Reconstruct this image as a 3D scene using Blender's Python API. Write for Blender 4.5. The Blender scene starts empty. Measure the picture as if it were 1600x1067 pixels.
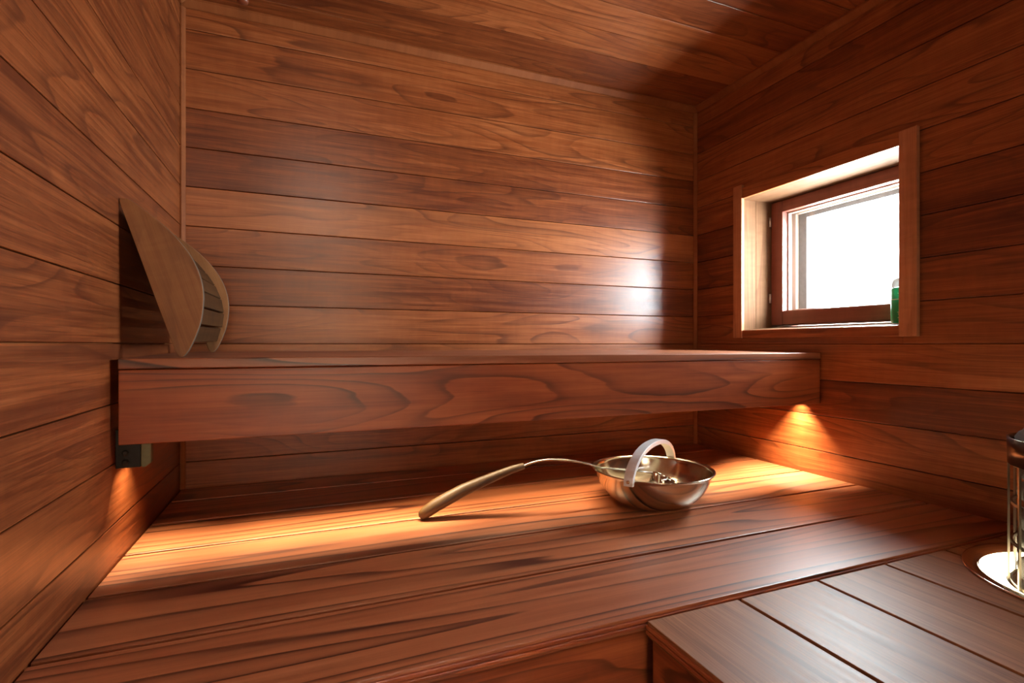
import bpy, bmesh, math, random
from mathutils import Vector, Matrix
random.seed(7)
C = bpy.context.scene
COL = C.collection

# ------------------------------------------------------------------ camera
F_PX, HORIZON = 802.7, 538.5
YAW = math.radians(21.673)
cam = bpy.data.cameras.new('camera')
cam.sensor_width = 36
cam.lens = F_PX / 1600 * 36
cam.shift_y = (HORIZON - 533.5) / 1600
cam.clip_start = 0.02
cam_o = bpy.data.objects.new('camera', cam)
COL.objects.link(cam_o)
cam_o.location = (0, 0, 0)
cam_o.rotation_euler = (math.pi / 2, 0, -YAW)
C.camera = cam_o

# ------------------------------------------------------------------ light
C.view_settings.view_transform = 'Standard'
C.view_settings.look = 'None'
C.view_settings.gamma = 1
C.view_settings.use_curve_mapping = False
C.view_settings.exposure = 0.12
wd = bpy.data.worlds.new('overcast_sky')
C.world = wd
wd.use_nodes = True
bgn = wd.node_tree.nodes['Background']
bgn.inputs['Color'].default_value = (0.86, 0.94, 1.0, 1)
bgn.inputs['Strength'].default_value = 112.0

def area(name, loc, rot, sx, sy, power, col, spread=180, portal=False):
    l = bpy.data.lights.new(name, 'AREA')
    l.shape = 'RECTANGLE'
    l.size, l.size_y = sx, sy
    l.energy = power
    l.color = col
    l.spread = math.radians(spread)
    if portal:
        l.cycles.is_portal = True
    o = bpy.data.objects.new(name, l)
    COL.objects.link(o)
    o.location = loc
    o.rotation_euler = rot
    return o

H90 = math.pi / 2
# sky portal in the window opening (sampling aid only: gives no light of its own)
area('window_sky_portal', (2.09, 1.40, 0.36), (0, H90, 0), 0.50, 0.60, 1, (1, 1, 1), portal=True)
# warm LED profile behind the fascia of the upper bench, shining straight down
LEDC = (1.0, 0.81, 0.52)
for nm, x, ln, pw, sp in (('left_end', -0.352, 0.05, 0.9, 74), ('left', 0.08, 0.60, 2.9, 66), ('middle', 0.74, 0.68, 2.1, 84), ('right', 1.36, 0.56, 3.8, 72), ('right_end', 1.700, 0.05, 3.4, 88)):
    area('bench_led_light_' + nm, (x, 1.414, -0.190), (0, 0, 0), ln, 0.012, pw, LEDC, sp)
# added warm fill shining in through the glass door behind the camera
area('door_fill', (0.10, -1.45, 0.25), (H90, 0, 0), 0.9, 1.55, 21, (1.0, 0.68, 0.40))

# added spot near the ceiling behind the camera, brightens the back wall
sl = bpy.data.lights.new('back_wall_fill', 'SPOT')
sl.energy = 20; sl.color = (1.0, 0.84, 0.68); sl.spot_size = math.radians(64); sl.spot_blend = 1.0; sl.shadow_soft_size = 0.06
so = bpy.data.objects.new('back_wall_fill', sl); COL.objects.link(so)
so.location = (0.10, -0.35, 1.10)
so.rotation_euler = (Vector((0.10, 1.99, 0.88)) - so.location).to_track_quat('-Z', 'Y').to_euler()

# ------------------------------------------------------------------ dimensions (metres, camera eye = origin)
XL, XR, YB, YF = -0.392, 1.752, 1.992, -0.72
ZF, ZC = -0.95, 1.146
ZB = -0.480            # top of the lower bench
ZP = -0.486            # top of the heater platform
PITCH, Z0 = 0.1313, 0.003

# ------------------------------------------------------------------ mesh helpers
class MB:
    """collects shapes in world coordinates, then links them as one mesh object"""
    def __init__(self):
        self.bm = bmesh.new()
        self.uv = self.bm.loops.layers.uv.new('uv')
        self.pid = self.bm.faces.layers.float.new('pid')

    def add(self, tmp, grain=None, pid=0.0, smooth=False, axes=None):
        """append tmp bmesh; grain = 'x','y','z' gives plank UVs"""
        me = bpy.data.meshes.new('t')
        tmp.to_mesh(me)
        tmp.free()
        n0 = len(self.bm.faces)
        self.bm.from_mesh(me)
        bpy.data.meshes.remove(me)
        self.bm.faces.ensure_lookup_table()
        for f in self.bm.faces[n0:]:
            f[self.pid] = pid
            f.smooth = smooth
            if grain:
                g = 'xyz'.index(grain)
                a, b = [i for i in range(3) if i != g]
                n = f.normal
                endf = abs(n[g]) > 0.8
                for lp in f.loops:
                    c = lp.vert.co
                    if endf:
                        lp[self.uv].uv = (c[a] * 0.2, c[b] + c[a] * 0.8)
                    else:
                        lp[self.uv].uv = (c[g], c[a] + c[b])
        return self

    def box(self, x, y, z, grain='x', pid=None, bevel=0.0015, seg=2):
        t = bmesh.new()
        bmesh.ops.create_cube(t, size=1)
        for v in t.verts:
            v.co = Vector((x[0] + (v.co.x + .5) * (x[1] - x[0]), y[0] + (v.co.y + .5) * (y[1] - y[0]), z[0] + (v.co.z + .5) * (z[1] - z[0])))
        if bevel:
            bmesh.ops.bevel(t, geom=t.edges[:], offset=bevel, segments=seg, affect='EDGES', profile=0.5, clamp_overlap=True)
        t.normal_update()
        return self.add(t, grain, random.random() if pid is None else pid, False)

    def grid_tube(self, rings, closed=True, cap=True, smooth=True, grain=None, pid=0.0, loop=False):
        """rings: list of lists of points; skin them"""
        t = bmesh.new()
        vs = [[t.verts.new(p) for p in r] for r in rings]
        n = len(rings[0])
        m = len(rings)
        for i in range(m if loop else m - 1):
            A, B = vs[i], vs[(i + 1) % m]
            for j in range(n if closed else n - 1):
                k = (j + 1) % n
                try:
                    t.faces.new((A[j], A[k], B[k], B[j]))
                except ValueError:
                    pass
        if cap and not loop:
            t.faces.new(vs[0][::-1])
            t.faces.new(vs[-1])
        bmesh.ops.recalc_face_normals(t, faces=t.faces[:])
        self.add(t, grain, pid, smooth)
        if smooth and grain is None:
            pass
        return self

    def tube(self, pts, rad, n=16, smooth=True, pid=0.3, round_ends=False):
        pts = [Vector(p) for p in pts]
        rads = rad if isinstance(rad, (list, tuple)) else [rad] * len(pts)
        rings = []
        up = Vector((0, 0, 1))
        prev = None
        for i, p in enumerate(pts):
            d = (pts[min(i + 1, len(pts) - 1)] - pts[max(i - 1, 0)]).normalized()
            if prev is None:
                s = d.cross(up)
                if s.length < 1e-3:
                    s = d.cross(Vector((1, 0, 0)))
            else:
                s = prev - d * prev.dot(d)
            s.normalize()
            prev = s
            w = s.cross(d)
            rings.append([p + rads[i] * (math.cos(a) * s + math.sin(a) * w) for a in [2 * math.pi * k / n for k in range(n)]])
        n0 = len(self.bm.faces)
        self.grid_tube(rings, pid=pid, smooth=smooth)
        # uv along the length
        return self

    def lathe(self, prof, c=(0, 0, 0), n=64, smooth=True, close=False, pid=0.2):
        """prof: (r, z) list about vertical axis through c"""
        t = bmesh.new()
        rows = []
        for r, z in prof:
            if r < 1e-6:
                rows.append([t.verts.new((c[0], c[1], c[2] + z))])
            else:
                rows.append([t.verts.new((c[0] + r * math.cos(2 * math.pi * k / n), c[1] + r * math.sin(2 * math.pi * k / n), c[2] + z)) for k in range(n)])
        idx = list(range(len(rows) - 1))
        pairs = [(i, i + 1) for i in idx] + ([(len(rows) - 1, 0)] if close else [])
        for i, j in pairs:
            A, B = rows[i], rows[j]
            for k in range(n):
                q = (k + 1) % n
                if len(A) == 1 and len(B) == 1:
                    continue
                if len(A) == 1:
                    t.faces.new((A[0], B[q], B[k]))
                elif len(B) == 1:
                    t.faces.new((A[k], A[q], B[0]))
                else:
                    t.faces.new((A[k], A[q], B[q], B[k]))
        bmesh.ops.recalc_face_normals(t, faces=t.faces[:])
        return self.add(t, None, pid, smooth)

    def prism(self, poly, d, grain=None, pid=0.1, bevel=0.0):
        """poly: list of world points (planar); extruded by vector d"""
        t = bmesh.new()
        vs = [t.verts.new(p) for p in poly]
        f = t.faces.new(vs)
        r = bmesh.ops.extrude_face_region(t, geom=[f])
        for v in [g for g in r['geom'] if isinstance(g, bmesh.types.BMVert)]:
            v.co += Vector(d)
        bmesh.ops.recalc_face_normals(t, faces=t.faces[:])
        if bevel:
            es = [e for e in t.edges if len(e.link_faces) == 2 and e.calc_face_angle(0) > 0.9]
            bmesh.ops.bevel(t, geom=es, offset=bevel, segments=2, affect='EDGES', profile=0.5, clamp_overlap=True)
        t.normal_update()
        return self.add(t, grain, pid)

    def xform(self, M):
        bmesh.ops.transform(self.bm, matrix=M, verts=self.bm.verts[:])
        return self

    def build(self, name, mat, parent=None, origin=None):
        me = bpy.data.meshes.new(name)
        vs = [v.co for v in self.bm.verts]
        lo = Vector([min(v[i] for v in vs) for i in range(3)])
        hi = Vector([max(v[i] for v in vs) for i in range(3)])
        o_ = Vector(origin) if origin is not None else Vector(((lo.x + hi.x) / 2, (lo.y + hi.y) / 2, lo.z))
        for v in self.bm.verts:
            v.co -= o_
        self.bm.to_mesh(me)
        self.bm.free()
        me.materials.append(mat)
        o = bpy.data.objects.new(name, me)
        COL.objects.link(o)
        pw = Vector((0, 0, 0))
        p = parent
        while p is not None:
            pw += p.location
            p = p.parent
        o.location = o_ - pw
        if parent is not None:
            o.parent = parent
        return o

def tag(o, label=None, cat=None, group=None, kind=None):
    if label: o['label'] = label
    if cat: o['category'] = cat
    if group: o['group'] = group
    if kind: o['kind'] = kind
    return o

def thing(name, loc, label=None, cat=None, group=None, kind=None):
    o = bpy.data.objects.new(name, None)
    o.empty_display_size = 0.05
    COL.objects.link(o)
    o.location = loc
    return tag(o, label, cat, group, kind)

# ------------------------------------------------------------------ pixel -> space (only to place real things)
def ray(x, y):
    u = (x - 800) / F_PX
    s, c = math.sin(YAW), math.cos(YAW)
    return Vector((s + u * c, c - u * s, (HORIZON - y) / F_PX))
def on_y(x, y, Y):
    r = ray(x, y)
    return r * (Y / r.y)
def on_z(x, y, Z):
    r = ray(x, y)
    return r * (Z / r.z)

# ------------------------------------------------------------------ materials
class NT:
    def __init__(self, name):
        self.m = bpy.data.materials.new(name)
        self.m.use_nodes = True
        self.t = self.m.node_tree
        self.b = self.t.nodes['Principled BSDF']
    def n(self, typ, **kw):
        nd = self.t.nodes.new(typ)
        for k, v in kw.items():
            setattr(nd, k, v)
        return nd
    def l(self, a, b):
        self.t.links.new(a, b)
    def put(self, sock, v):
        if isinstance(v, (int, float, tuple)):
            sock.default_value = v
        else:
            self.l(v, sock)
    def math(self, op, a, b=0.0, c=None, clamp=False):
        nd = self.n('ShaderNodeMath', operation=op, use_clamp=clamp)
        self.put(nd.inputs[0], a)
        self.put(nd.inputs[1], b)
        if c is not None:
            self.put(nd.inputs[2], c)
        return nd.outputs[0]
    def noise(self, vec, scale=1.0, detail=2.0, rough=0.5, dist=0.0):
        nd = self.n('ShaderNodeTexNoise')
        self.l(vec, nd.inputs['Vector'])
        nd.inputs['Scale'].default_value = scale
        nd.inputs['Detail'].default_value = detail
        nd.inputs['Roughness'].default_value = rough
        nd.inputs['Distortion'].default_value = dist
        return nd.outputs['Fac']
    def comb(self, x, y, z):
        nd = self.n('ShaderNodeCombineXYZ')
        self.put(nd.inputs[0], x); self.put(nd.inputs[1], y); self.put(nd.inputs[2], z)
        return nd.outputs[0]
    def ramp(self, fac, stops, interp='LINEAR'):
        nd = self.n('ShaderNodeValToRGB')
        cr = nd.color_ramp
        cr.interpolation = interp
        while len(cr.elements) < len(stops):
            cr.elements.new(0.5)
        for e, (p, c) in zip(cr.elements, stops):
            e.position = p
            e.color = (c[0], c[1], c[2], 1) if not isinstance(c, (int, float)) else (c, c, c, 1)
        self.l(fac, nd.inputs[0])
        return nd.outputs[0]
    def mix(self, fac, a, b, blend='MIX'):
        nd = self.n('ShaderNodeMix', data_type='RGBA', blend_type=blend)
        self.put(nd.inputs[0], fac)
        self.put(nd.inputs[6], a if not isinstance(a, tuple) else (*a[:3], 1))
        self.put(nd.inputs[7], b if not isinstance(b, tuple) else (*b[:3], 1))
        return nd.outputs[2]
    def bump(self, h, strength=0.2, dist=0.001):
        nd = self.n('ShaderNodeBump')
        nd.inputs['Strength'].default_value = strength
        nd.inputs['Distance'].default_value = dist
        self.l(h, nd.inputs['Height'])
        self.l(nd.outputs[0], self.b.inputs['Normal'])

def wood(name, light, mid, dark, line, ring=0.5, rings=9.0, var=0.35, rough=0.36, dark_area=0.5, fibre=0.35, stretch=1.0, tilt=10.0, curl=0.3, rmin=0.2, wob=0.3, spec=0.5, blotch=0.6):
    k = NT(name)
    uvn = k.n('ShaderNodeUVMap', uv_map='uv')
    sp = k.n('ShaderNodeSeparateXYZ')
    k.l(uvn.outputs[0], sp.inputs[0])
    at = k.n('ShaderNodeAttribute', attribute_name='pid')
    pid = at.outputs['Fac']
    u0, v = sp.outputs[0], sp.outputs[1]
    u = k.math('ADD', u0, k.math('MULTIPLY', pid, 37.0))
    w = k.math('MULTIPLY', pid, 19.0)
    r2 = k.math('FRACT', k.math('MULTIPLY', pid, 57.31))
    r3 = k.math('FRACT', k.math('MULTIPLY', pid, 131.77))
    # growth rings: contour lines of a field drawn out along the board
    f1 = k.noise(k.comb(k.math('MULTIPLY', u, 1.15 * stretch), k.math('MULTIPLY', v, 7.5), w), 1.0, 1.0, 0.4, 0.25)
    f2 = k.noise(k.comb(k.math('MULTIPLY', u, 7.0 * stretch), k.math('MULTIPLY', v, 40.0), w), 1.0, 2.0, 0.5)
    slope = k.math('MULTIPLY', k.math('SUBTRACT', r2, 0.5), tilt * 2)
    fld = k.math('ADD', k.math('MULTIPLY', f1, rings), k.math('MULTIPLY', v, slope))
    fld = k.math('ADD', fld, k.math('MULTIPLY', f2, wob))
    fr = k.math('FRACT', fld)
    ringv = k.ramp(fr, [(0.0, 0.0), (0.05, 0.02), (0.45, 0.12), (0.75, 0.45), (0.90, 1.0), (0.95, 0.95), (1.0, 0.0)])
    # how strong rings show varies along the board
    rs = k.noise(k.comb(k.math('MULTIPLY', u, 1.6), k.math('MULTIPLY', v, 12.0), k.math('ADD', w, 5.0)), 1.0, 2.0)
    rs = k.ramp(rs, [(0.36, rmin), (0.60, 1.0)])
    ringv = k.math('MULTIPLY', ringv, rs)
    # fibres
    fb = k.noise(k.comb(k.math('MULTIPLY', u, 6.0), k.math('MULTIPLY', v, 420.0), w), 1.0, 3.0, 0.6)
    fb2 = k.noise(k.comb(k.math('MULTIPLY', u, 3.0), k.math('MULTIPLY', v, 95.0), w), 1.0, 3.0, 0.55)
    # soft blotches and curly figure
    bl = k.noise(k.comb(k.math('MULTIPLY', u, 1.8), k.math('MULTIPLY', v, 15.0), k.math('ADD', w, 9.0)), 1.0, 4.0, 0.6, 0.4)
    cu = k.noise(k.comb(k.math('MULTIPLY', u, 38.0), k.math('MULTIPLY', v, 10.0), k.math('ADD', w, 3.0)), 1.0, 2.0, 0.5, 0.6)
    tone = k.math('ADD', k.math('ADD', k.math('MULTIPLY', k.math('SUBTRACT', bl, 0.5), blotch), 0.42), k.math('MULTIPLY', k.math('SUBTRACT', cu, 0.5), curl))
    tone = k.math('ADD', tone, k.math('MULTIPLY', k.math('SUBTRACT', fb2, 0.5), 0.55))
    tone = k.math('ADD', tone, k.math('MULTIPLY', k.math('SUBTRACT', fb, 0.5), fibre))
    tone = k.math('ADD', tone, k.math('MULTIPLY', k.math('SUBTRACT', r3, 0.5), var))
    col = k.ramp(tone, [(0.12, dark), (0.40, mid), (0.72, light)])
    col = k.mix(k.math('MULTIPLY', ringv, ring), col, line)
    # dark heartwood streaks on some boards
    da = k.noise(k.comb(k.math('MULTIPLY', u, 0.75), k.math('MULTIPLY', v, 13.0), k.math('ADD', w, 2.0)), 1.0, 2.0, 0.5, 0.3)
    da = k.ramp(da, [(0.60, 0.0), (0.70, 1.0)])
    col = k.mix(k.math('MULTIPLY', da, dark_area), col, line)
    k.l(col, k.b.inputs['Base Color'])
    rg = k.math('ADD', rough - 0.06, k.math('MULTIPLY', fb2, 0.14))
    k.l(rg, k.b.inputs['Roughness'])
    k.b.inputs['Specular IOR Level'].default_value = spec
    k.bump(k.math('ADD', k.math('MULTIPLY', fb, 0.5), k.math('MULTIPLY', cu, 0.15)), 0.10, 0.0010)
    return k.m

def plain(name, col, rough=0.5, metal=0.0, nscale=40, namt=0.15, bump=0.0, aniso=0.0):
    k = NT(name)
    tc = k.n('ShaderNodeTexCoord')
    nz = k.noise(tc.outputs['Object'], nscale, 3.0)
    c = k.mix(nz, tuple(x * (1 - namt) for x in col), tuple(min(1, x * (1 + namt)) for x in col))
    k.l(c, k.b.inputs['Base Color'])
    k.l(k.math('ADD', rough - 0.05, k.math('MULTIPLY', nz, 0.1)), k.b.inputs['Roughness'])
    k.b.inputs['Metallic'].default_value = metal
    if bump:
        k.bump(nz, bump, 0.004)
    return k.m

W = {}
W['wall'] = wood('wall_planks', (0.44, 0.142, 0.044), (0.27, 0.070, 0.018), (0.13, 0.027, 0.007), (0.060, 0.012, 0.004), ring=0.62, rings=11.0, var=0.46, rough=0.33, dark_area=0.35, curl=0.14, fibre=0.6, rmin=0.05, spec=0.5, blotch=0.55)
W['bench'] = wood('bench_planks', (0.47, 0.162, 0.064), (0.36, 0.106, 0.037), (0.25, 0.060, 0.020), (0.050, 0.010, 0.0035), ring=1.0, rings=8.0, var=0.15, rough=0.39, dark_area=0.0, stretch=0.40, tilt=22.0, curl=0.04, rmin=0.55, wob=0.14, fibre=0.3, spec=0.75, blotch=0.5)
W['platform'] = wood('platform_planks', (0.42, 0.180, 0.076), (0.30, 0.112, 0.043), (0.18, 0.062, 0.022), (0.07, 0.022, 0.009), ring=0.55, rings=9.0, var=0.15, rough=0.44, dark_area=0.0, stretch=0.45, tilt=26.0, curl=0.05, rmin=0.3, wob=0.2, fibre=0.9, spec=0.30, blotch=0.6)
W['fascia'] = wood('fascia_wood', (0.50, 0.135, 0.038), (0.35, 0.076, 0.020), (0.18, 0.036, 0.010), (0.060, 0.012, 0.005), ring=0.8, rings=12.0, var=0.1, rough=0.38, dark_area=0.2, stretch=0.9, tilt=14.0, curl=0.10, rmin=0.2, wob=0.3, spec=0.6, blotch=0.9)
W['trim'] = wood('trim_wood', (0.36, 0.125, 0.042), (0.26, 0.078, 0.023), (0.16, 0.042, 0.013), (0.12, 0.03, 0.01), ring=0.2, rings=5, var=0.1, rough=0.6, dark_area=0.1, spec=0.15)
W['casing'] = wood('casing_wood', (0.60, 0.28, 0.135), (0.47, 0.195, 0.085), (0.32, 0.12, 0.05), (0.18, 0.055, 0.022), ring=0.4, rings=6, var=0.15, rough=0.38, dark_area=0.1)
W['lining'] = wood('lining_wood', (0.165, 0.080, 0.038), (0.12, 0.054, 0.024), (0.08, 0.033, 0.013), (0.07, 0.022, 0.008), ring=0.5, rings=6, var=0.15, rough=0.7, dark_area=0.1, spec=0.1)
W['sash'] = wood('sash_wood', (0.24, 0.075, 0.050), (0.18, 0.05, 0.033), (0.12, 0.03, 0.02), (0.05, 0.010, 0.006), ring=0.2, rings=4, var=0.1, rough=0.35, dark_area=0.1)
W['rest'] = wood('backrest_wood', (0.40, 0.19, 0.07), (0.31, 0.13, 0.043), (0.21, 0.08, 0.025), (0.11, 0.042, 0.015), ring=0.45, rings=14, var=0.1, rough=0.55, dark_area=0.1, tilt=14)
W['restedge'] = plain('backrest_edge', (0.10, 0.068, 0.042), 0.6, nscale=90, namt=0.4)
W['slat'] = wood('backrest_slat_shaded', (0.100, 0.040, 0.014), (0.070, 0.026, 0.008), (0.045, 0.016, 0.005), (0.03, 0.015, 0.008), ring=0.3, rings=8, var=0.2, rough=0.75, dark_area=0.1, spec=0.1)  # dark slat wood; the shade they stand in is put into the colour
W['steel'] = plain('stainless_steel', (0.72, 0.64, 0.50), 0.15, 1.0, 30, 0.05)
W['strap'] = plain('brushed_handle_steel', (0.84, 0.85, 0.85), 0.38, 0.35, 60, 0.06)
W['rod'] = plain('ladle_rod_steel', (0.70, 0.66, 0.58), 0.25, 1.0, 60, 0.05)
W['chrome'] = plain('polished_collar_steel', (0.80, 0.78, 0.74), 0.10, 1.0, 20, 0.04)
W['heater'] = plain('heater_steel', (0.26, 0.22, 0.16), 0.32, 1.0, 40, 0.15)
W['heaterdark'] = plain('heater_band_steel', (0.10, 0.088, 0.075), 0.25, 1.0, 40, 0.2)
W['core'] = plain('heater_core', (0.015, 0.013, 0.012), 0.7, 0.0)
W['black'] = plain('black_steel', (0.022, 0.020, 0.018), 0.4, 0.6, 60, 0.3)
W['zinc'] = plain('galvanised_steel', (0.17, 0.17, 0.10), 0.5, 0.7, 120, 0.3)
W['alu'] = plain('aluminium_profile', (0.6, 0.6, 0.58), 0.4, 1.0)
W['dark'] = plain('dark_backing', (0.020, 0.010, 0.006), 0.9)
W['floor'] = plain('floor_concrete', (0.16, 0.13, 0.11), 0.6, nscale=12, namt=0.25)
W['cap'] = plain('bottle_cap_plastic', (0.50, 0.53, 0.50), 0.35)
W['green'] = plain('bottle_green_plastic', (0.015, 0.34, 0.13), 0.30, nscale=20, namt=0.1)
for nm_, tw_ in (('cap', 0.25), ('green', 0.15)):
    b_ = W[nm_].node_tree.nodes['Principled BSDF']
    b_.inputs['Transmission Weight'].default_value = tw_
W['print'] = plain('bottle_print', (0.55, 0.72, 0.55), 0.4)
W['knob'] = plain('ceiling_knob_wood', (0.20, 0.05, 0.02), 0.4, nscale=30, namt=0.2)
W['lightstop'] = plain('glazing_bead_paint', (0.42, 0.30, 0.23), 0.35, nscale=30, namt=0.1)
W['outer'] = plain('outer_sash_weathered', (0.10, 0.085, 0.08), 0.5, nscale=60, namt=0.35)

def stone_mat():
    k = NT('heater_stone')
    tc = k.n('ShaderNodeTexCoord')
    n1 = k.noise(tc.outputs['Object'], 28, 5, 0.65)
    n2 = k.noise(tc.outputs['Object'], 140, 3, 0.6)
    c = k.ramp(n1, [(0.3, (0.05, 0.045, 0.038)), (0.55, (0.20, 0.18, 0.145)), (0.75, (0.48, 0.44, 0.36))])
    k.l(c, k.b.inputs['Base Color'])
    k.b.inputs['Roughness'].default_value = 0.7
    k.bump(k.math('ADD', n1, k.math('MULTIPLY', n2, 0.4)), 0.6, 0.006)
    return k.m
W['stone'] = stone_mat()

def glass_mat(name, tint=(0.97, 0.985, 0.98), refl=1.0):
    k = NT(name)
    k.t.nodes.remove(k.b)
    out = k.t.nodes['Material Output']
    tr = k.n('ShaderNodeBsdfTransparent'); tr.inputs[0].default_value = (*tint, 1)
    gl = k.n('ShaderNodeBsdfGlossy'); gl.inputs['Roughness'].default_value = 0.01
    lw = k.n('ShaderNodeLayerWeight'); lw.inputs[0].default_value = 0.5
    fz = k.math('ADD', 0.04, k.math('MULTIPLY', k.math('POWER', lw.outputs['Facing'], 5.0), 0.96))
    mx = k.n('ShaderNodeMixShader')
    k.l(fz, mx.inputs[0]); k.l(tr.outputs[0], mx.inputs[1]); k.l(gl.outputs[0], mx.inputs[2])
    k.l(mx.outputs[0], out.inputs[0])
    return k.m
W['glass'] = glass_mat('window_glass')

def emit_mat(name, col, s):
    k = NT(name)
    k.b.inputs['Base Color'].default_value = (0.8, 0.8, 0.8, 1)
    k.b.inputs['Emission Color'].default_value = (*col, 1)
    k.b.inputs['Emission Strength'].default_value = s
    return k.m
W['ledring'] = emit_mat('heater_light_ring', (1.0, 0.86, 0.58), 11.0)

# ================================================================== SETTING
struct = lambda o: tag(o, kind='structure')
GAP = 0.0024
BEV = 0.0016
rows = [(Z0 + PITCH * i + GAP / 2, Z0 + PITCH * (i + 1) - GAP / 2) for i in range(-8, 9)]
rows = [(max(a, ZF), min(b, ZC)) for a, b in rows if b > ZF and a < ZC]
T = 0.016
rnd = random.Random(21)

def pid_tone(tone):
    while True:
        p = rnd.random()
        if abs((p * 131.77) % 1.0 - tone) < 0.06:
            return p
RT = {4: .5, 5: .55, 6: .02, 7: .62, 8: .45, 9: .3, 10: .05, 11: .05, 12: .6, 13: .65, 14: .5, 15: .35, 16: .6}

# back wall
m = MB()
for a, b in rows:
    m.box((XL - 0.05, XR + 0.05), (YB, YB + T), (a, b), 'x', rnd.random(), BEV)
m.box((XL - 0.05, XR + 0.05), (YB + T - 0.003, YB + 0.06), (ZF, ZC), 'x', 0.5, 0)
struct(m.build('wall_back', W['wall']))
# left wall
m = MB()
for a, b in rows:
    m.box((XL - T, XL), (YF, YB), (a, b), 'y', pid_tone(rnd.uniform(0.06, 0.30)), BEV)
m.box((XL - 0.06, XL - T + 0.003), (YF, YB), (ZF, ZC), 'y', 0.5, 0)
struct(m.build('wall_left', W['wall']))
# right wall round the window opening
WY0, WY1, WZ0, WZ1 = 1.0555, 1.7065, 0.0605, 0.632
m = MB()
for a, b in rows:
    p = pid_tone(RT.get(round((a - Z0) / PITCH) + 8, 0.5))
    if b > WZ0 and a < WZ1:
        m.box((XR, XR + T), (YF, WY0), (a, b), 'y', p, BEV)
        m.box((XR, XR + T), (WY1, YB), (a, b), 'y', p, BEV)
        if a < WZ0: m.box((XR, XR + T), (WY0, WY1), (a, WZ0), 'y', p, 0)
        if b > WZ1: m.box((XR, XR + T), (WY0, WY1), (WZ1, b), 'y', p, 0)
    else:
        m.box((XR, XR + T), (YF, YB), (a, b), 'y', p, BEV)
for (y, z) in (((YF, WY0), (ZF, ZC)), ((WY1, YB), (ZF, ZC)), ((WY0, WY1), (ZF, WZ0)), ((WY0, WY1), (WZ1, ZC))):
    m.box((XR + T - 0.003, XR + 0.33), y, z, 'y', 0.5, 0)
struct(m.build('wall_right', W['wall']))
# ceiling, boards run along the back wall
m = MB()
y = YB
cuts = [1.345 + 0.137 * i for i in range(-16, 6)]
for y0 in cuts:
    a, b = max(y0, YF), min(y0 + 0.137, YB + 0.01)
    if b - a > 0.02:
        m.box((XL - 0.02, XR + 0.02), (a + GAP / 2, b - GAP / 2), (ZC, ZC + T), 'x', rnd.random(), BEV)
m.box((XL - 0.05, XR + 0.05), (YF, YB + 0.05), (ZC + T - 0.003, ZC + 0.06), 'x', 0.5, 0)
struct(m.build('ceiling', W['wall']))
m = MB(); m.box((XL - 0.05, XR + 0.3), (YF - 0.06, YB + 0.05), (ZF - 0.05, ZF), 'x', 0.2, 0)
struct(m.build('floor', W['floor']))
# wall behind the camera; its glass door is added to pass the fill
DX0, DX1, DZ1 = -0.24, 0.46, 1.06
m = MB()
for a, b in rows:
    p = rnd.random()
    if a < DZ1:
        m.box((XL, DX0), (YF - T, YF), (a, b), 'x', p, BEV)
        m.box((DX1, XR), (YF - T, YF), (a, b), 'x', p, BEV)
    else:
        m.box((XL, XR), (YF - T, YF), (a, b), 'x', p, BEV)
m.box((XL - 0.05, DX0), (YF - 0.06, YF - T + 0.003), (ZF, ZC), 'x', 0.5, 0)
m.box((DX1, XR + 0.05), (YF - 0.06, YF - T + 0.003), (ZF, ZC), 'x', 0.5, 0)
m.box((DX0, DX1), (YF - 0.06, YF - T + 0.003), (rows[-2][0] if rows[-1][0] > DZ1 else DZ1, ZC), 'x', 0.5, 0)
struct(m.build('wall_front', W['wall']))
door = struct(thing('door_1', ((DX0 + DX1) / 2, YF - 0.03, ZF)))
m = MB()
m.box((DX0, DX0 + 0.035), (YF - 0.05, YF - 0.005), (ZF, DZ1), 'z', 0.1)
m.box((DX1 - 0.035, DX1), (YF - 0.05, YF - 0.005), (ZF, DZ1), 'z', 0.4)
m.box((DX0 + 0.035, DX1 - 0.035), (YF - 0.05, YF - 0.005), (DZ1 - 0.04, DZ1), 'x', 0.7)
m.build('door_frame', W['casing'], door)
m = MB(); m.box((DX0 + 0.037, DX1 - 0.037), (YF - 0.034, YF - 0.026), (ZF + 0.01, DZ1 - 0.042), 'z', 0.1, 0.001)
m.build('door_pane', W['glass'], door)

# unseen box added beyond the glass door to keep the sky light out
m = MB()
for x in ((DX0 - 0.55, DX0 - 0.50), (DX1 + 0.50, DX1 + 0.55)):
    m.box(x, (-1.60, YF - 0.061), (ZF, ZC), 'y', 0.5, 0)
m.box((DX0 - 0.55, DX1 + 0.55), (-1.65, -1.60), (ZF, ZC), 'x', 0.5, 0)
m.box((DX0 - 0.55, DX1 + 0.55), (-1.65, YF - 0.061), (ZC, ZC + 0.05), 'x', 0.5, 0)
m.box((DX0 - 0.55, DX1 + 0.55), (-1.65, YF - 0.061), (ZF - 0.05, ZF), 'x', 0.5, 0)
struct(m.build('wall_sky_block', W['floor']))

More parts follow.
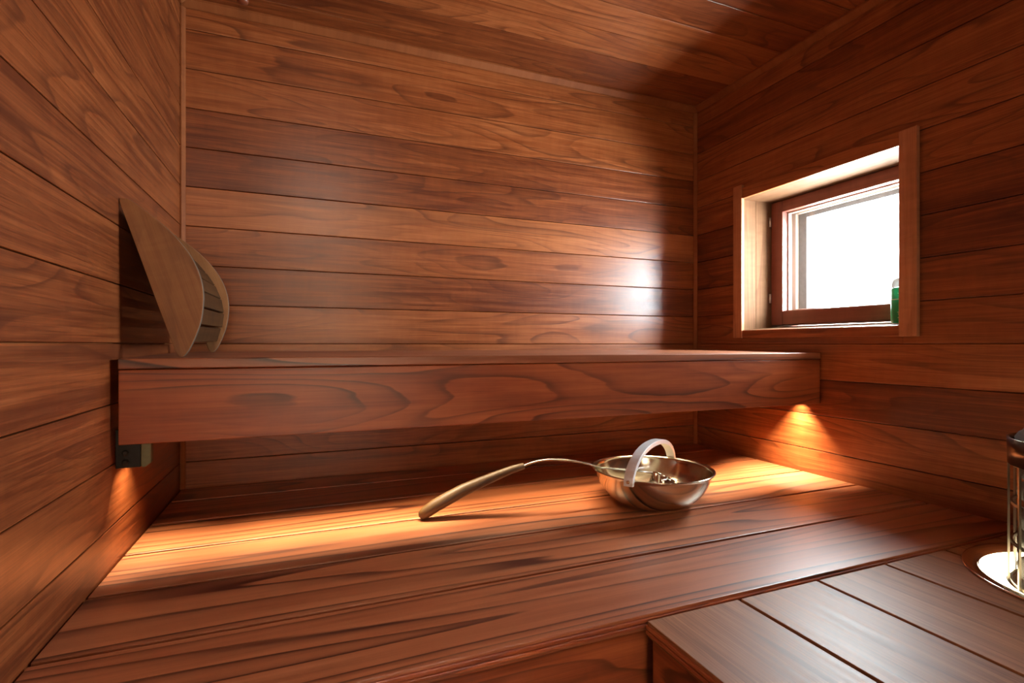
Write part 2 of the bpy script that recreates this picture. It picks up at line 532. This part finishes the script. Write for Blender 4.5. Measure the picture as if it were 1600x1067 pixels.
# trims: coving under the ceiling and slim strips in the corners
def cove(name, a, b, n1, n2, s):
    """chamfered strip from a to b; n1, n2 the two inward directions"""
    a, b, n1, n2 = map(Vector, (a, b, n1, n2))
    prof = [(0, 0), (s, 0), (s, 0.30 * s), (0.30 * s, s), (0, s)]
    m = MB()
    g = 'xyz'[max(range(3), key=lambda i: abs((b - a)[i]))]
    m.prism([a + n1 * p + n2 * q for p, q in prof], b - a, g, rnd.random(), 0.0008)
    return struct(m.build(name, W['trim']))
E_ = 0.0004
cove('trim_1', (XL + .001, YB - E_, ZC - E_), (XR - .001, YB - E_, ZC - E_), (0, -1, 0), (0, 0, -1), 0.025)
cove('trim_2', (XR - E_, YF, ZC - E_), (XR - E_, YB - 0.0255, ZC - E_), (-1, 0, 0), (0, 0, -1), 0.025)
cove('trim_3', (XL + E_, YF, ZC - E_), (XL + E_, YB - 0.0255, ZC - E_), (1, 0, 0), (0, 0, -1), 0.025)
cove('trim_4', (XL + E_, YB - E_, ZB + 0.002), (XL + E_, YB - E_, ZC - 0.026), (1, 0, 0), (0, -1, 0), 0.014)
cove('trim_5', (XR - E_, YB - E_, ZB + 0.002), (XR - E_, YB - E_, ZC - 0.026), (-1, 0, 0), (0, -1, 0), 0.014)

# window: casing, lining, two sashes, panes, hinges
win = struct(thing('window_1', (XR, 1.383, WZ0)))
CT = 0.016
m = MB()
m.box((XR - CT, XR), (1.692, 1.739), (0.029, 0.690), 'z', 0.13, 0.002); m.build('casing', W['casing'], win)
m = MB()
m.box((XR - CT, XR), (1.006, 1.0585), (0.026, 0.674), 'z', 0.57, 0.002); m.build('casing', W['casing'], win)
m = MB()
m.box((XR - CT + 0.003, XR), (1.059, 1.6915), (0.630, 0.676), 'y', 0.31, 0.002); m.build('casing', W['wall'], win)
m = MB()
m.box((XR - CT + 0.003, XR), (1.059, 1.6915), (0.027, 0.062), 'y', 0.77, 0.002); m.build('casing', W['wall'], win)
XS = 1.920
for nm, bx, by, bz, gr, p in (('lining', (XR - 0.002, 1.832), (1.705, 1.720), (0.060, 0.632), 'z', 0.22), ('lining', (1.833, 2.09), (1.705, 1.720), (0.060, 0.632), 'z', 0.83),
                              ('lining', (XR - 0.002, 2.09), (1.043, 1.0565), (0.060, 0.632), 'z', 0.42), ('lining', (XR - 0.002, 2.09), (1.0565, 1.705), (0.6305, 0.644), 'y', 0.65)):
    m = MB(); m.box(bx, by, bz, gr, p, 0.001); m.build(nm, W['lining'], win)
m = MB()
m.prism([(XR - 0.002, 1.0565, 0.046), (XR - 0.002, 1.0565, 0.0625), (2.09, 1.0565, 0.088), (2.09, 1.0565, 0.046)], (0, 0.6485, 0), 'y', 0.9)
m.build('sill', W['lining'], win)
def frame(m, x, y, z, wl, wr, wt, wb, bev=0.0025):
    m.box(x, (y[1] - wl, y[1]), z, 'z', 0.11, bev)
    m.box(x, (y[0], y[0] + wr), z, 'z', 0.36, bev)
    m.box(x, (y[0] + wr, y[1] - wl), (z[1] - wt, z[1]), 'y', 0.62, bev)
    m.box(x, (y[0] + wr, y[1] - wl), (z[0], z[0] + wb), 'y', 0.88, bev)
m = MB()
frame(m, (XS, XS + 0.045), (1.058, 1.702), (0.0865, 0.628), 0.058, 0.058, 0.050, 0.060)
sash = m.build('sash', W['sash'], win)
m = MB()
frame(m, (XS + 0.030, XS + 0.050), (1.113, 1.647), (0.1435, 0.581), 0.009, 0.009, 0.009, 0.009, 0.002)
m.build('glazing_bead', W['lightstop'], sash)
m = MB(); m.box((XS + 0.036, XS + 0.040), (1.121, 1.639), (0.150, 0.574), 'z', 0.5, 0)
m.build('pane', W['glass'], sash)
for z in (0.205, 0.545):
    h = MB()
    h.tube([(XS - 0.006, 1.7025, z - 0.02), (XS - 0.006, 1.7025, z + 0.02)], 0.0045, 12)
    h.build('hinge', W['alu'], sash)
m = MB()
frame(m, (2.010, 2.055), (1.058, 1.702), (0.0865, 0.629), 0.104, 0.070, 0.076, 0.068)
osash = m.build('sash', W['outer'], win)
m = MB()
frame(m, (1.992, 2.0095), (1.058, 1.702), (0.0865, 0.629), 0.066, 0.07, 0.058, 0.060, 0.002)
m.build('glazing_bead', W['lightstop'], osash)
m = MB(); m.box((2.030, 2.034), (1.12, 1.602), (0.150, 0.557), 'z', 0.5, 0)
m.build('pane', W['glass'], osash)

# ================================================================== LOWER BENCH
lb = thing('lower_bench', ((XL + XR) / 2, 1.0, ZF), 'wide lower bench of dark-grained red-brown boards carrying the steel bowl', 'bench')
edges = [0.762, 0.983, 1.200, 1.412, 1.627, 1.842, 1.988]
NOSE = [(0, -0.0055), (0.003, -0.0055), (0.0044, -0.007), (0.0044, -0.011), (0.003, -0.0125), (0.001, -0.0125), (0.001, -0.0145), (0.003, -0.0145), (0.0044, -0.016), (0.0044, -0.020), (0.003, -0.0215), (0, -0.0215)]
pids = [0.137, 0.482, 0.713, 0.295, 0.869, 0.551]
for i in range(6):
    g = 0.0048
    m = MB()
    m.box((XL + 0.003, XR - 0.003), (edges[i] + (g if i else 0), edges[i + 1] - g), (ZB - 0.028, ZB), 'x', pids[i], 0.0022, 3)
    if i == 0:      # moulded front edge
        bd = m.build('board', W['bench'], lb)
        m = MB()
        m.prism([(XL + 0.004, 0.7618 - q, ZB + z) for q, z in NOSE], (XR - XL - 0.008, 0, 0), 'x', 0.3)
        m.build('nosing', W['fascia'], bd)
        continue
    m.build('board', W['bench'], lb)
m = MB(); m.box((XL + 0.003, XR - 0.003), (0.785, 0.803), (ZB - 0.24, ZB - 0.0285), 'x', 0.6, 0.002)
m.box((XL + 0.003, XR - 0.003), (0.785, 0.803), (ZF, ZB - 0.243), 'x', 0.4, 0.002)
m.build('riser', W['fascia'], lb)
for x in (XL + 0.02, 0.55, XR - 0.08):
    for nm, y, z, g in (('bearer', (0.81, 1.97), (ZB - 0.085, ZB - 0.029), 'y'), ('leg', (1.90, 1.95), (ZF, ZB - 0.086), 'z'), ('leg', (0.81, 0.86), (ZF, ZB - 0.086), 'z')):
        m = MB(); m.box((x, x + 0.045), y, z, g, 0.2, 0.002); m.build(nm, W['fascia'], lb)

# ================================================================== HEATER PLATFORM (boards run towards the viewer, round hole for the heater)
HX, HY, HR = 1.488, 0.504, 0.155
pf = thing('heater_platform', (1.15, 0.4, ZF), 'weathered boarded platform at right, notched around the round stone heater', 'platform')
px = [0.555, 0.766, 0.977, 1.189, 1.401, 1.613, 1.748]
HOLE = 0.206
def holed_board(x0, x1, y0, y1, z0, z1):
    """a board with the part inside the heater hole cut away"""
    t = bmesh.new()
    n = 96
    polys = []
    circ = lambda x: math.sqrt(max(0, HOLE * HOLE - (x - HX) ** 2))
    xs = [x0 + (x1 - x0) * i / 40 for i in range(41)]
    if all(abs(x - HX) >= HOLE for x in xs):
        return None
    up, dn = [], []
    for x in xs:
        c = circ(x)
        up.append((x, HY + c)); dn.append((x, HY - c))
    for upper in (True, False):
        for i in range(40):
            a, b = xs[i], xs[i + 1]
            if upper:
                q = [(a, up[i][1]), (b, up[i + 1][1]), (b, y1), (a, y1)]
            else:
                q = [(a, y0), (b, y0), (b, dn[i + 1][1]), (a, dn[i][1])]
            v0 = [t.verts.new((p[0], p[1], z1)) for p in q]
            t.faces.new(v0)
            v1 = [t.verts.new((p[0], p[1], z0)) for p in q][::-1]
            t.faces.new(v1)
            e = (q[0], q[1]) if upper else (q[2], q[3])
            t.faces.new([t.verts.new((e[1][0], e[1][1], z1)), t.verts.new((e[0][0], e[0][1], z1)), t.verts.new((e[0][0], e[0][1], z0)), t.verts.new((e[1][0], e[1][1], z0))])
            e2 = (q[2], q[3]) if upper else (q[0], q[1])
            t.faces.new([t.verts.new((e2[1][0], e2[1][1], z1)), t.verts.new((e2[0][0], e2[0][1], z1)), t.verts.new((e2[0][0], e2[0][1], z0)), t.verts.new((e2[1][0], e2[1][1], z0))])
    for x in (x0, x1):
        c = circ(x)
        for (p, q) in ((y0, HY - c), (HY + c, y1)):
            t.faces.new([t.verts.new((x, p, z0)), t.verts.new((x, q, z0)), t.verts.new((x, q, z1)), t.verts.new((x, p, z1))])
    bmesh.ops.remove_doubles(t, verts=t.verts[:], dist=1e-5)
    bmesh.ops.recalc_face_normals(t, faces=t.faces[:])
    t.normal_update()
    return t
ppid = [0.41, 0.23, 0.66, 0.94, 0.08, 0.77]
for i in range(6):
    m = MB()
    x0, x1 = px[i] + (0.0042 if i else 0), px[i + 1] - 0.0042
    t = holed_board(x0, x1, -0.15, 0.752, ZP - 0.028, ZP) if i != 4 else 'split'
    if t == 'split':      # the hole takes the whole width of this board: a front and a back piece
        for ya, yb in ((-0.15, HY), (HY, 0.752)):
            m = MB()
            t2 = holed_board(x0, x1, ya, yb, ZP - 0.028, ZP)
            keep = [f for f in t2.faces if (f.calc_center_median().y - HY) * (1 if yb > HY else -1) > 0.001]
            bmesh.ops.delete(t2, geom=[f for f in t2.faces if f not in keep], context='FACES')
            m.add(t2, 'y', ppid[i])
            m.build('board', W['platform'], pf)
        continue
    if t is None:
        m.box((x0, x1), (-0.15, 0.752), (ZP - 0.028, ZP), 'y', ppid[i], 0.0012, 2)
        if i == 0:
            bd = m.build('board', W['platform'], pf)
            m = MB()
            m.prism([(0.5548 - q, -0.148, ZP + z) for q, z in NOSE], (0, 0.898, 0), 'y', 0.3)
            m.build('nosing', W['fascia'], bd)
            continue
    else:
        m.add(t, 'y', ppid[i])
    m.build('board', W['platform'], pf)
m = MB(); m.box((0.566, 0.584), (-0.15, 0.752), (ZF, ZP - 0.0285), 'y', 0.7, 0.002)
m.box((0.584, XR - 0.003), (-0.15, -0.132), (ZF, ZP - 0.0285), 'x', 0.7, 0.002)
m.build('side_panel', W['fascia'], pf)

# ================================================================== UPPER BENCH
YU = 1.335
ub = thing('upper_bench', ((XL + XR) / 2, 1.66, -0.22), 'long upper bench with a deep red-brown fascia along the back wall', 'bench')
ue = [YU - 0.004, 1.545, 1.760, 1.972]
for i in range(3):
    m = MB(); pass
    t = m.box((XL + 0.014, XR - 0.004), (ue[i] + 0.002, ue[i + 1] - 0.002), (-0.0525, -0.030), 'x', (0.37, 0.58, 0.83)[i], 0.002)
    # the seat rises very slightly towards the wall
    for v in m.bm.verts:
        v.co.z += (v.co.y - YU) * 0.012
    m.build('seat_board', W['bench'], ub)
m = MB(); m.box((XL + 0.014, XR - 0.004), (YU, YU + 0.024), (-0.216, -0.0545), 'x', 0.452, 0.002)
m.build('fascia', W['fascia'], ub)
m = MB(); m.box((XL + 0.02, XR - 0.01), (1.400, 1.428), (-0.185, -0.170), 'x', 0.4, 0.001)
m.build('light_profile', W['alu'], ub)
for x in (XL + 0.05, 0.65, XR - 0.10):
    m = MB(); m.box((x, x + 0.045), (YU + 0.0245, 1.98), (-0.1685, -0.0535), 'y', 0.2, 0.002)
    m.build('bearer', W['fascia'], ub)
br = thing('bench_bracket', (XL + 0.002, 1.36, -0.272), 'dark steel bracket with two bolts under the left end of the upper bench', 'bracket')
bx0 = XL + 0.0015
m = MB(); m.box((bx0, bx0 + 0.046), (1.362, 1.367), (-0.271, -0.187), 'x', 0.2, 0.001)
m.box((bx0, bx0 + 0.005), (1.3675, 1.43), (-0.271, -0.187), 'x', 0.2, 0.001)
plate_o = m.build('plate', W['black'], br)
for z in (-0.237, -0.258):
    m = MB(); m.tube([(bx0 + 0.019, 1.3615, z), (bx0 + 0.019, 1.357, z), (bx0 + 0.019, 1.355, z)], [0.0068, 0.0068, 0.004], 6, smooth=False)
    m.build('bolt', W['black'], plate_o)
m = MB()
m.prism([(bx0 + 0.0465, 1.360, -0.187), (bx0 + 0.0465, 1.360, -0.268), (bx0 + 0.0495, 1.360, -0.272), (bx0 + 0.056, 1.360, -0.271), (bx0 + 0.066, 1.360, -0.262), (bx0 + 0.066, 1.360, -0.187)], (0, 0.02, 0), None, 0.2, 0.002)
m.build('rib', W['zinc'], br)

# ================================================================== BACKREST leaning on the left wall
def smooth_closed(pts, n):
    out = []
    N = len(pts)
    for i in range(N):
        p0, p1, p2, p3 = pts[i - 1], pts[i], pts[(i + 1) % N], pts[(i + 2) % N]
        for k in range(n):
            t = k / n
            out.append(0.5 * ((2 * p1) + (-p0 + p2) * t + (2 * p0 - 5 * p1 + 4 * p2 - p3) * t * t + (-p0 + 3 * p1 - 3 * p2 + p3) * t ** 3))
    return out
YN, YFAR = 1.392, 1.806
# half-moon side: chord of 0.38 m, arc bulging away from the wall
bot, top = Vector((-0.278, YN, -0.020)), Vector((-0.388, YN, 0.330))
ax = (top - bot).normalized(); L = (top - bot).length
nx = Vector((-ax.z, 0, ax.x)); nx = -nx if nx.x < 0 else nx
base_pts = [Vector((x, YN, z)) for x, z in ((-0.388, 0.327), (-0.381, 0.3325), (-0.370, 0.331), (-0.352, 0.319), (-0.333, 0.304), (-0.302, 0.277), (-0.275, 0.247), (-0.250, 0.210), (-0.233, 0.169), (-0.2255, 0.127), (-0.2265, 0.093), (-0.231, 0.060), (-0.240, 0.029), (-0.253, -0.003), (-0.264, -0.020), (-0.272, -0.023), (-0.279, -0.016), (-0.286, 0.002), (-0.303, 0.055), (-0.321, 0.111), (-0.340, 0.172), (-0.358, 0.229), (-0.374, 0.280))]
zmin = min(p.z for p in smooth_closed(base_pts, 4))
lift = -0.0292 - zmin + 0.0022
def plate(Y, d):
    return [Vector((p.x, Y, p.z + lift)) for p in smooth_closed(base_pts, 4)]
xmin = min(p.x for p in plate(0, 0))
shift = (XL + 0.0012) - xmin
bk = thing('backrest', (-0.27 + shift, 1.62, -0.029), 'half-moon wooden backrest with slats leaning in the left corner of the upper bench', 'backrest')
def rot_uv(m, axis):
    """plank UVs along an arbitrary axis in the xz plane"""
    n2 = Vector((-axis.z, 0, axis.x))
    for f in m.bm.faces:
        for lp in f.loops:
            c = lp.vert.co
            lp[m.uv].uv = (c.dot(axis), c.dot(n2) + c.y)
for Y in (YN, YFAR):
    m = MB()
    m.prism([p + Vector((shift, 0, 0)) for p in plate(Y, 0)], (0, 0.014, 0), 'z', 0.33 if Y == YN else 0.71, 0.0015)
    rot_uv(m, ax)
    for f in m.bm.faces:
        f.material_index = 0 if abs(f.normal.y) > 0.9 else 1
    pl = m.build('side_panel', W['rest'], bk)
    pl.data.materials.append(W['restedge'])
arc = [(0.90, 0.014), (0.79, 0.034), (0.68, 0.052), (0.565, 0.066), (0.45, 0.073), (0.335, 0.072), (0.22, 0.060), (0.115, 0.036)]
for i, (a, b) in enumerate(arc):
    a2 = arc[min(i + 1, len(arc) - 1)]; a1 = arc[max(i - 1, 0)]
    c = bot + ax * (a * L) + nx * b + Vector((shift, 0, lift))
    tg = (ax * ((a2[0] - a1[0]) * L) + nx * (a2[1] - a1[1])).normalized()
    nn = Vector((-tg.z, 0, tg.x))
    hw, ht = 0.020, 0.005
    m = MB()
    poly = [c + tg * sx * hw + nn * sy * ht for sx, sy in ((-1, -1), (1, -1), (1, 1), (-1, 1))]
    m.prism([Vector((p.x, YN + 0.0143, p.z)) for p in poly], (0, YFAR - YN - 0.0146, 0), 'y', rnd.random(), 0.002)
    m.build('slat', W['slat'], bk)

bk.location.z = -0.0278          # sits on the seat, which rises slightly towards the wall
bk.rotation_euler.x = 0.012

# ================================================================== BOWL
BX, BY = 0.9690, 1.289
bowl = thing('steel_bowl', (BX, BY, ZB), 'round stainless steel water bowl with an arched handle on the lower bench', 'bowl')
def prof_bowl(off):
    pts = []
    for i in range(21):
        t = math.radians(78) * i / 20
        s = math.sin(t) / math.sin(math.radians(78)); c = (1 - math.cos(t)) / (1 - math.cos(math.radians(78)))
        pts.append((0.064 + (0.171 - 0.064) * s - off * math.sin(t), 0.0005 + 0.1035 * c + off * math.cos(t)))
    return pts
outer = prof_bowl(0.0)
inner = prof_bowl(0.0016)
lip = [(0.173, 0.1045), (0.178, 0.1045), (0.1802, 0.1060), (0.1795, 0.1080), (0.177, 0.1085), (0.1715, 0.1075)]
m = MB()
m.lathe([(0, 0.0005)] + outer + lip + inner[::-1] + [(0, 0.0021)], (BX, BY, ZB), 96)
m.build('shell', W['steel'], bowl)
# arched handle: square-section bar from the near-left to the far-right rim
hd = Vector((0.83, 0.56, 0)).normalized()
hp = Vector((hd.y, -hd.x, 0))
ctr = Vector((BX, BY, ZB))
NSEG = 28
rings = []
for i in range(NSEG + 1):
    a = math.pi * i / NSEG
    co, si = math.cos(a), math.sin(a)
    def pt(R, z0, H):
        return ctr - hd * (R * math.copysign(abs(co) ** 0.9, co)) + Vector((0, 0, z0 + H * si))
    po = pt(0.194, 0.094, 0.095)
    pi_ = pt(0.1815, 0.094, 0.081)
    wd_ = 0.0135
    rings.append([po - hp * wd_, po + hp * wd_, pi_ + hp * wd_, pi_ - hp * wd_])
m = MB(); m.grid_tube(rings, smooth=False)
h = m.build('handle', W['strap'], bowl)
md = h.modifiers.new('edge_round', 'BEVEL'); md.width = 0.0015; md.segments = 2; md.limit_method = 'ANGLE'; md.angle_limit = math.radians(50)
for sgn in (-1, 1):
    c = ctr + hd * sgn * 0.1945 + Vector((0, 0, 0.106))
    m = MB(); m.tube([c - hd * sgn * 0.002, c + hd * sgn * 0.0015, c + hd * sgn * 0.0025], [0.005, 0.005, 0.003], 14)
    m.build('rivet', W['steel'], h)

# ================================================================== LADLE
ld = thing('ladle', (0.30, 1.39, ZB), 'long ladle with wooden grip and thin steel rod resting in the bowl', 'ladle')
def interp(a, b, t): return a + (b - a) * t
def yl(x): return interp(1.397, 1.345, (x - 658) / (950 - 658))
grip_px = [(657, 807.5), (664, 801), (680, 790), (700, 778.5), (725, 765), (750, 754), (775, 743.5), (800, 733.5), (818, 728)]
grip = [on_y(x, y, yl(x)) for x, y in grip_px]
rad = [0.011, 0.0165, 0.018, 0.018, 0.017, 0.0152, 0.013, 0.0108, 0.0092]
for p, r in zip(grip, rad):
    if p.z - r < ZB + 0.0005: p.z = ZB + r + 0.0005
m = MB()
d0 = (grip[0] - grip[1]).normalized()
m.tube([grip[0] + d0 * 0.004] + grip + [grip[-1] + (grip[-1] - grip[-2]).normalized() * 0.002], [0.003] + rad + [0.0065], 20)
for f in m.bm.faces:
    for lp in f.loops:
        c = lp.vert.co
        lp[m.uv].uv = (c.x, c.z * 0.6 - c.x * 0.33 + c.y)
W['grip'] = wood('ladle_grip_wood', (0.125, 0.064, 0.016), (0.085, 0.040, 0.010), (0.048, 0.020, 0.005), (0.035, 0.014, 0.004), ring=0.3, rings=8, var=0.1, rough=0.5, dark_area=0.1)
m.build('grip', W['grip'], ld)
rod_px = [(816, 728.5), (822, 726.2), (832, 722.5), (845, 719.5), (860, 718), (878, 718.3), (898, 720.6), (920, 725.2), (940, 731)]
rod = [on_y(x, y, yl(x)) for x, y in rod_px]
rimL = rod[-1]
cupc = Vector((1.000, 1.285, ZB + 0.058))
cup_r, cup_h = 0.036, 0.046
cdir = Vector((0.35, -0.10, 0.90)).normalized()      # cup opening direction
side = (Vector((-0.93, 0.37, 0)) - cdir * Vector((-0.93, 0.37, 0)).dot(cdir)).normalized()
att = cupc + side * cup_r + cdir * cup_h * 0.42
rod += [interp(rimL, att, 0.35) + Vector((0, 0, 0.002)), interp(rimL, att, 0.7), att]
m = MB(); m.tube(rod, 0.0026, 12); m.build('rod', W['rod'], ld)
m = MB()
m.lathe([(0, -cup_h / 2), (cup_r - 0.004, -cup_h / 2), (cup_r, -cup_h / 2 + 0.004), (cup_r, cup_h / 2), (cup_r - 0.0015, cup_h / 2 + 0.001), (cup_r - 0.002, cup_h / 2), (cup_r - 0.002, -cup_h / 2 + 0.004), (0, -cup_h / 2 + 0.002)], (0, 0, 0), 40)
m.xform(Matrix.Translation(cupc) @ cdir.to_track_quat('Z', 'Y').to_matrix().to_4x4())
m.build('cup', W['steel'], ld)

# ================================================================== HEATER
ht = thing('sauna_heater', (HX, HY, ZF), 'tall round steel-mesh stone heater rising through the platform at the right edge', 'heater')
ZT = -0.199
NB = 15
for k in range(NB):
    m = MB()
    a = math.radians(117.0) + 2 * math.pi * k / NB
    c, s = math.cos(a), math.sin(a)
    poly = []
    for (r, t) in ((HR - 0.004, -0.0025), (HR, -0.0025), (HR, 0.0025), (HR - 0.004, 0.0025)):
        poly.append((HX + r * c - t * s, HY + r * s + t * c, ZF + 0.03))
    m.prism(poly, (0, 0, ZT - 0.004 - ZF - 0.03), None, 0.2)
    m.build('upright_bar', W['heater'], ht)
zz = ZT - 0.056
hoops = []
while zz > ZF + 0.05:
    m = MB()
    m.lathe([(HR - 0.0085, zz - 0.003), (HR - 0.0042, zz - 0.003), (HR - 0.0042, zz + 0.003), (HR - 0.0085, zz + 0.003)], (HX, HY, 0), 72, smooth=False, close=True)
    m.build('hoop', W['heater'], ht)
    zz -= 0.084
m = MB(); m.lathe([(HR + 0.0005, ZT - 0.056), (HR + 0.0015, ZT), (HR - 0.001, ZT + 0.001), (HR - 0.004, ZT - 0.001), (HR - 0.003, ZT - 0.056)], (HX, HY, 0), 96, close=True)
m.build('top_band', W['heaterdark'], ht)
m = MB(); m.lathe([(0, ZF + 0.03), (0.085, ZF + 0.03), (0.085, ZT - 0.06), (0.07, ZT - 0.05), (0, ZT - 0.05)], (HX, HY, 0), 40)
m.build('inner_core', W['core'], ht)
m = MB(); m.lathe([(0, ZF), (HR - 0.01, ZF), (HR - 0.005, ZF + 0.004), (HR - 0.005, ZF + 0.029), (0, ZF + 0.029)], (HX, HY, 0), 64)
m.build('foot', W['heaterdark'], ht)

# collar set into the platform with its light ring
cl = thing('heater_collar', (HX, HY, ZP), 'polished steel ring collar around the heater with a bright white light ring', 'light ring')
m = MB()
m.lathe([(0.2305, 0.0006), (0.2315, 0.0030), (0.2290, 0.0052), (0.2240, 0.0050), (0.2100, 0.0032), (0.2040, 0.0010), (0.2020, -0.0040), (0.2005, -0.0120), (0.1990, -0.0120), (0.2005, -0.0010), (0.2050, 0.0006)], (HX, HY, ZP), 128, close=True)
m.build('rim', W['chrome'], cl)
m = MB()
m.lathe([(0.1990, -0.0080), (0.1570, -0.0220), (0.1570, -0.0260), (0.1990, -0.0125)], (HX, HY, ZP), 96, close=True)
m.build('light_diffuser', W['ledring'], cl)

# stones: one layer between mesh and core, plus a heap on top
def stone_mesh(seed):
    r = random.Random(seed)
    t = bmesh.new()
    bmesh.ops.create_icosphere(t, subdivisions=3, radius=1.0)
    pl = [(Vector((r.gauss(0, 1), r.gauss(0, 1), r.gauss(0, 1))).normalized(), r.uniform(0.62, 0.9)) for _ in range(11)]
    for v in t.verts:
        p = v.co.copy()
        for nrm, d in pl:
            q = p.dot(nrm)
            if q > d:
                p -= nrm * (q - d) * 0.92
        v.co = p
    me = bpy.data.meshes.new('heater_stone')
    t.to_mesh(me); t.free()
    me.materials.append(W['stone'])
    for f in me.polygons: f.use_smooth = True
    return me
smesh = [stone_mesh(s) for s in range(7)]
rs_ = random.Random(5)
def stone(loc, sc, label, group):
    o = bpy.data.objects.new('heater_stone', rs_.choice(smesh))
    COL.objects.link(o)
    o.location = loc
    o.scale = sc
    o.rotation_euler = (rs_.uniform(-.3, .3), rs_.uniform(-.3, .3), math.atan2(loc[1] - HY, loc[0] - HX))
    return tag(o, label, 'stone', group)
zlev = ZP - 0.10
lev = 0
while zlev < ZT - 0.02:
    n = 12
    for k in range(n):
        a = 2 * math.pi * (k + 0.5 * (lev % 2)) / n + rs_.uniform(-.06, .06)
        rr = 0.1185 + rs_.uniform(-.002, .002)
        hgt = rs_.uniform(0.024, 0.029)
        stone((HX + rr * math.cos(a), HY + rr * math.sin(a), zlev + rs_.uniform(-.004, .004)), (0.0245, 0.028, hgt),
              'grey stone packed behind the steel mesh of the round heater', 'stones behind the heater mesh')
    zlev += 0.0535
    lev += 1
for ring_, n, zt in ((0.119, 10, ZT - 0.002), (0.044, 3, ZT - 0.012), (0.0, 1, ZT + 0.034)):
    for k in range(n):
        a = 2 * math.pi * k / n + 0.35
        stone((HX + ring_ * math.cos(a), HY + ring_ * math.sin(a), zt), (0.030, 0.033, 0.026),
              'dark stone heaped on top of the round heater above its rim', 'stones on top of the heater')

# ================================================================== BOTTLE on the window sill
QX, QY = 1.850, 1.118
qz = 0.066 + (QX - 0.029 - XR + 0.002) / (2.09 - XR + 0.002) * 0.022 + 0.0022
bt = thing('bottle', (QX, QY, qz), 'green plastic bottle with a pale rounded cap at the right end of the window sill', 'bottle')
m = MB()
m.lathe([(0, 0), (0.025, 0), (0.029, 0.004), (0.030, 0.012), (0.030, 0.112), (0.0285, 0.118), (0.026, 0.1185), (0, 0.1185)], (QX, QY, qz), 48)
body_o = m.build('body', W['green'], bt)
m = MB()
m.lathe([(0.0285, 0.1187), (0.0290, 0.128), (0.0270, 0.140), (0.0215, 0.1485), (0.012, 0.1525), (0, 0.153)], (QX, QY, qz), 48)
m.build('cap', W['cap'], bt)
def patch(a0, a1, z0, z1):
    r = 0.0303
    N = 10
    m = MB()
    rings = [[(QX + r * math.cos(math.radians(a0 + (a1 - a0) * i / N)), QY + r * math.sin(math.radians(a0 + (a1 - a0) * i / N)), qz + z) for z in (z0, z1)] for i in range(N + 1)]
    m.grid_tube(rings, closed=False, cap=False)
    m.build('printed_line', W['print'], body_o)
patch(120, 260, 0.077, 0.080)
for i, (z, a0) in enumerate(((0.040, 196), (0.034, 188), (0.028, 192), (0.022, 200), (0.016, 190), (0.097, 190), (0.090, 196))):
    patch(a0, 250 - (i * 17) % 20, z, z + 0.0022)

# ================================================================== small knob on the ceiling at the top edge
p = on_z(379, 1.0, ZC - 0.022)
kb = thing('ceiling_hook', (p.x, p.y, ZC), 'small round red-brown wooden knob hanging from the ceiling above the left corner', 'knob')
m = MB(); m.lathe([(0, -0.030), (0.012, -0.030), (0.017, -0.026), (0.0185, -0.020), (0.017, -0.014), (0.009, -0.010), (0.008, -0.0005), (0, -0.0005)], (p.x, p.y, ZC), 32)
m.build('knob_head', W['knob'], kb)
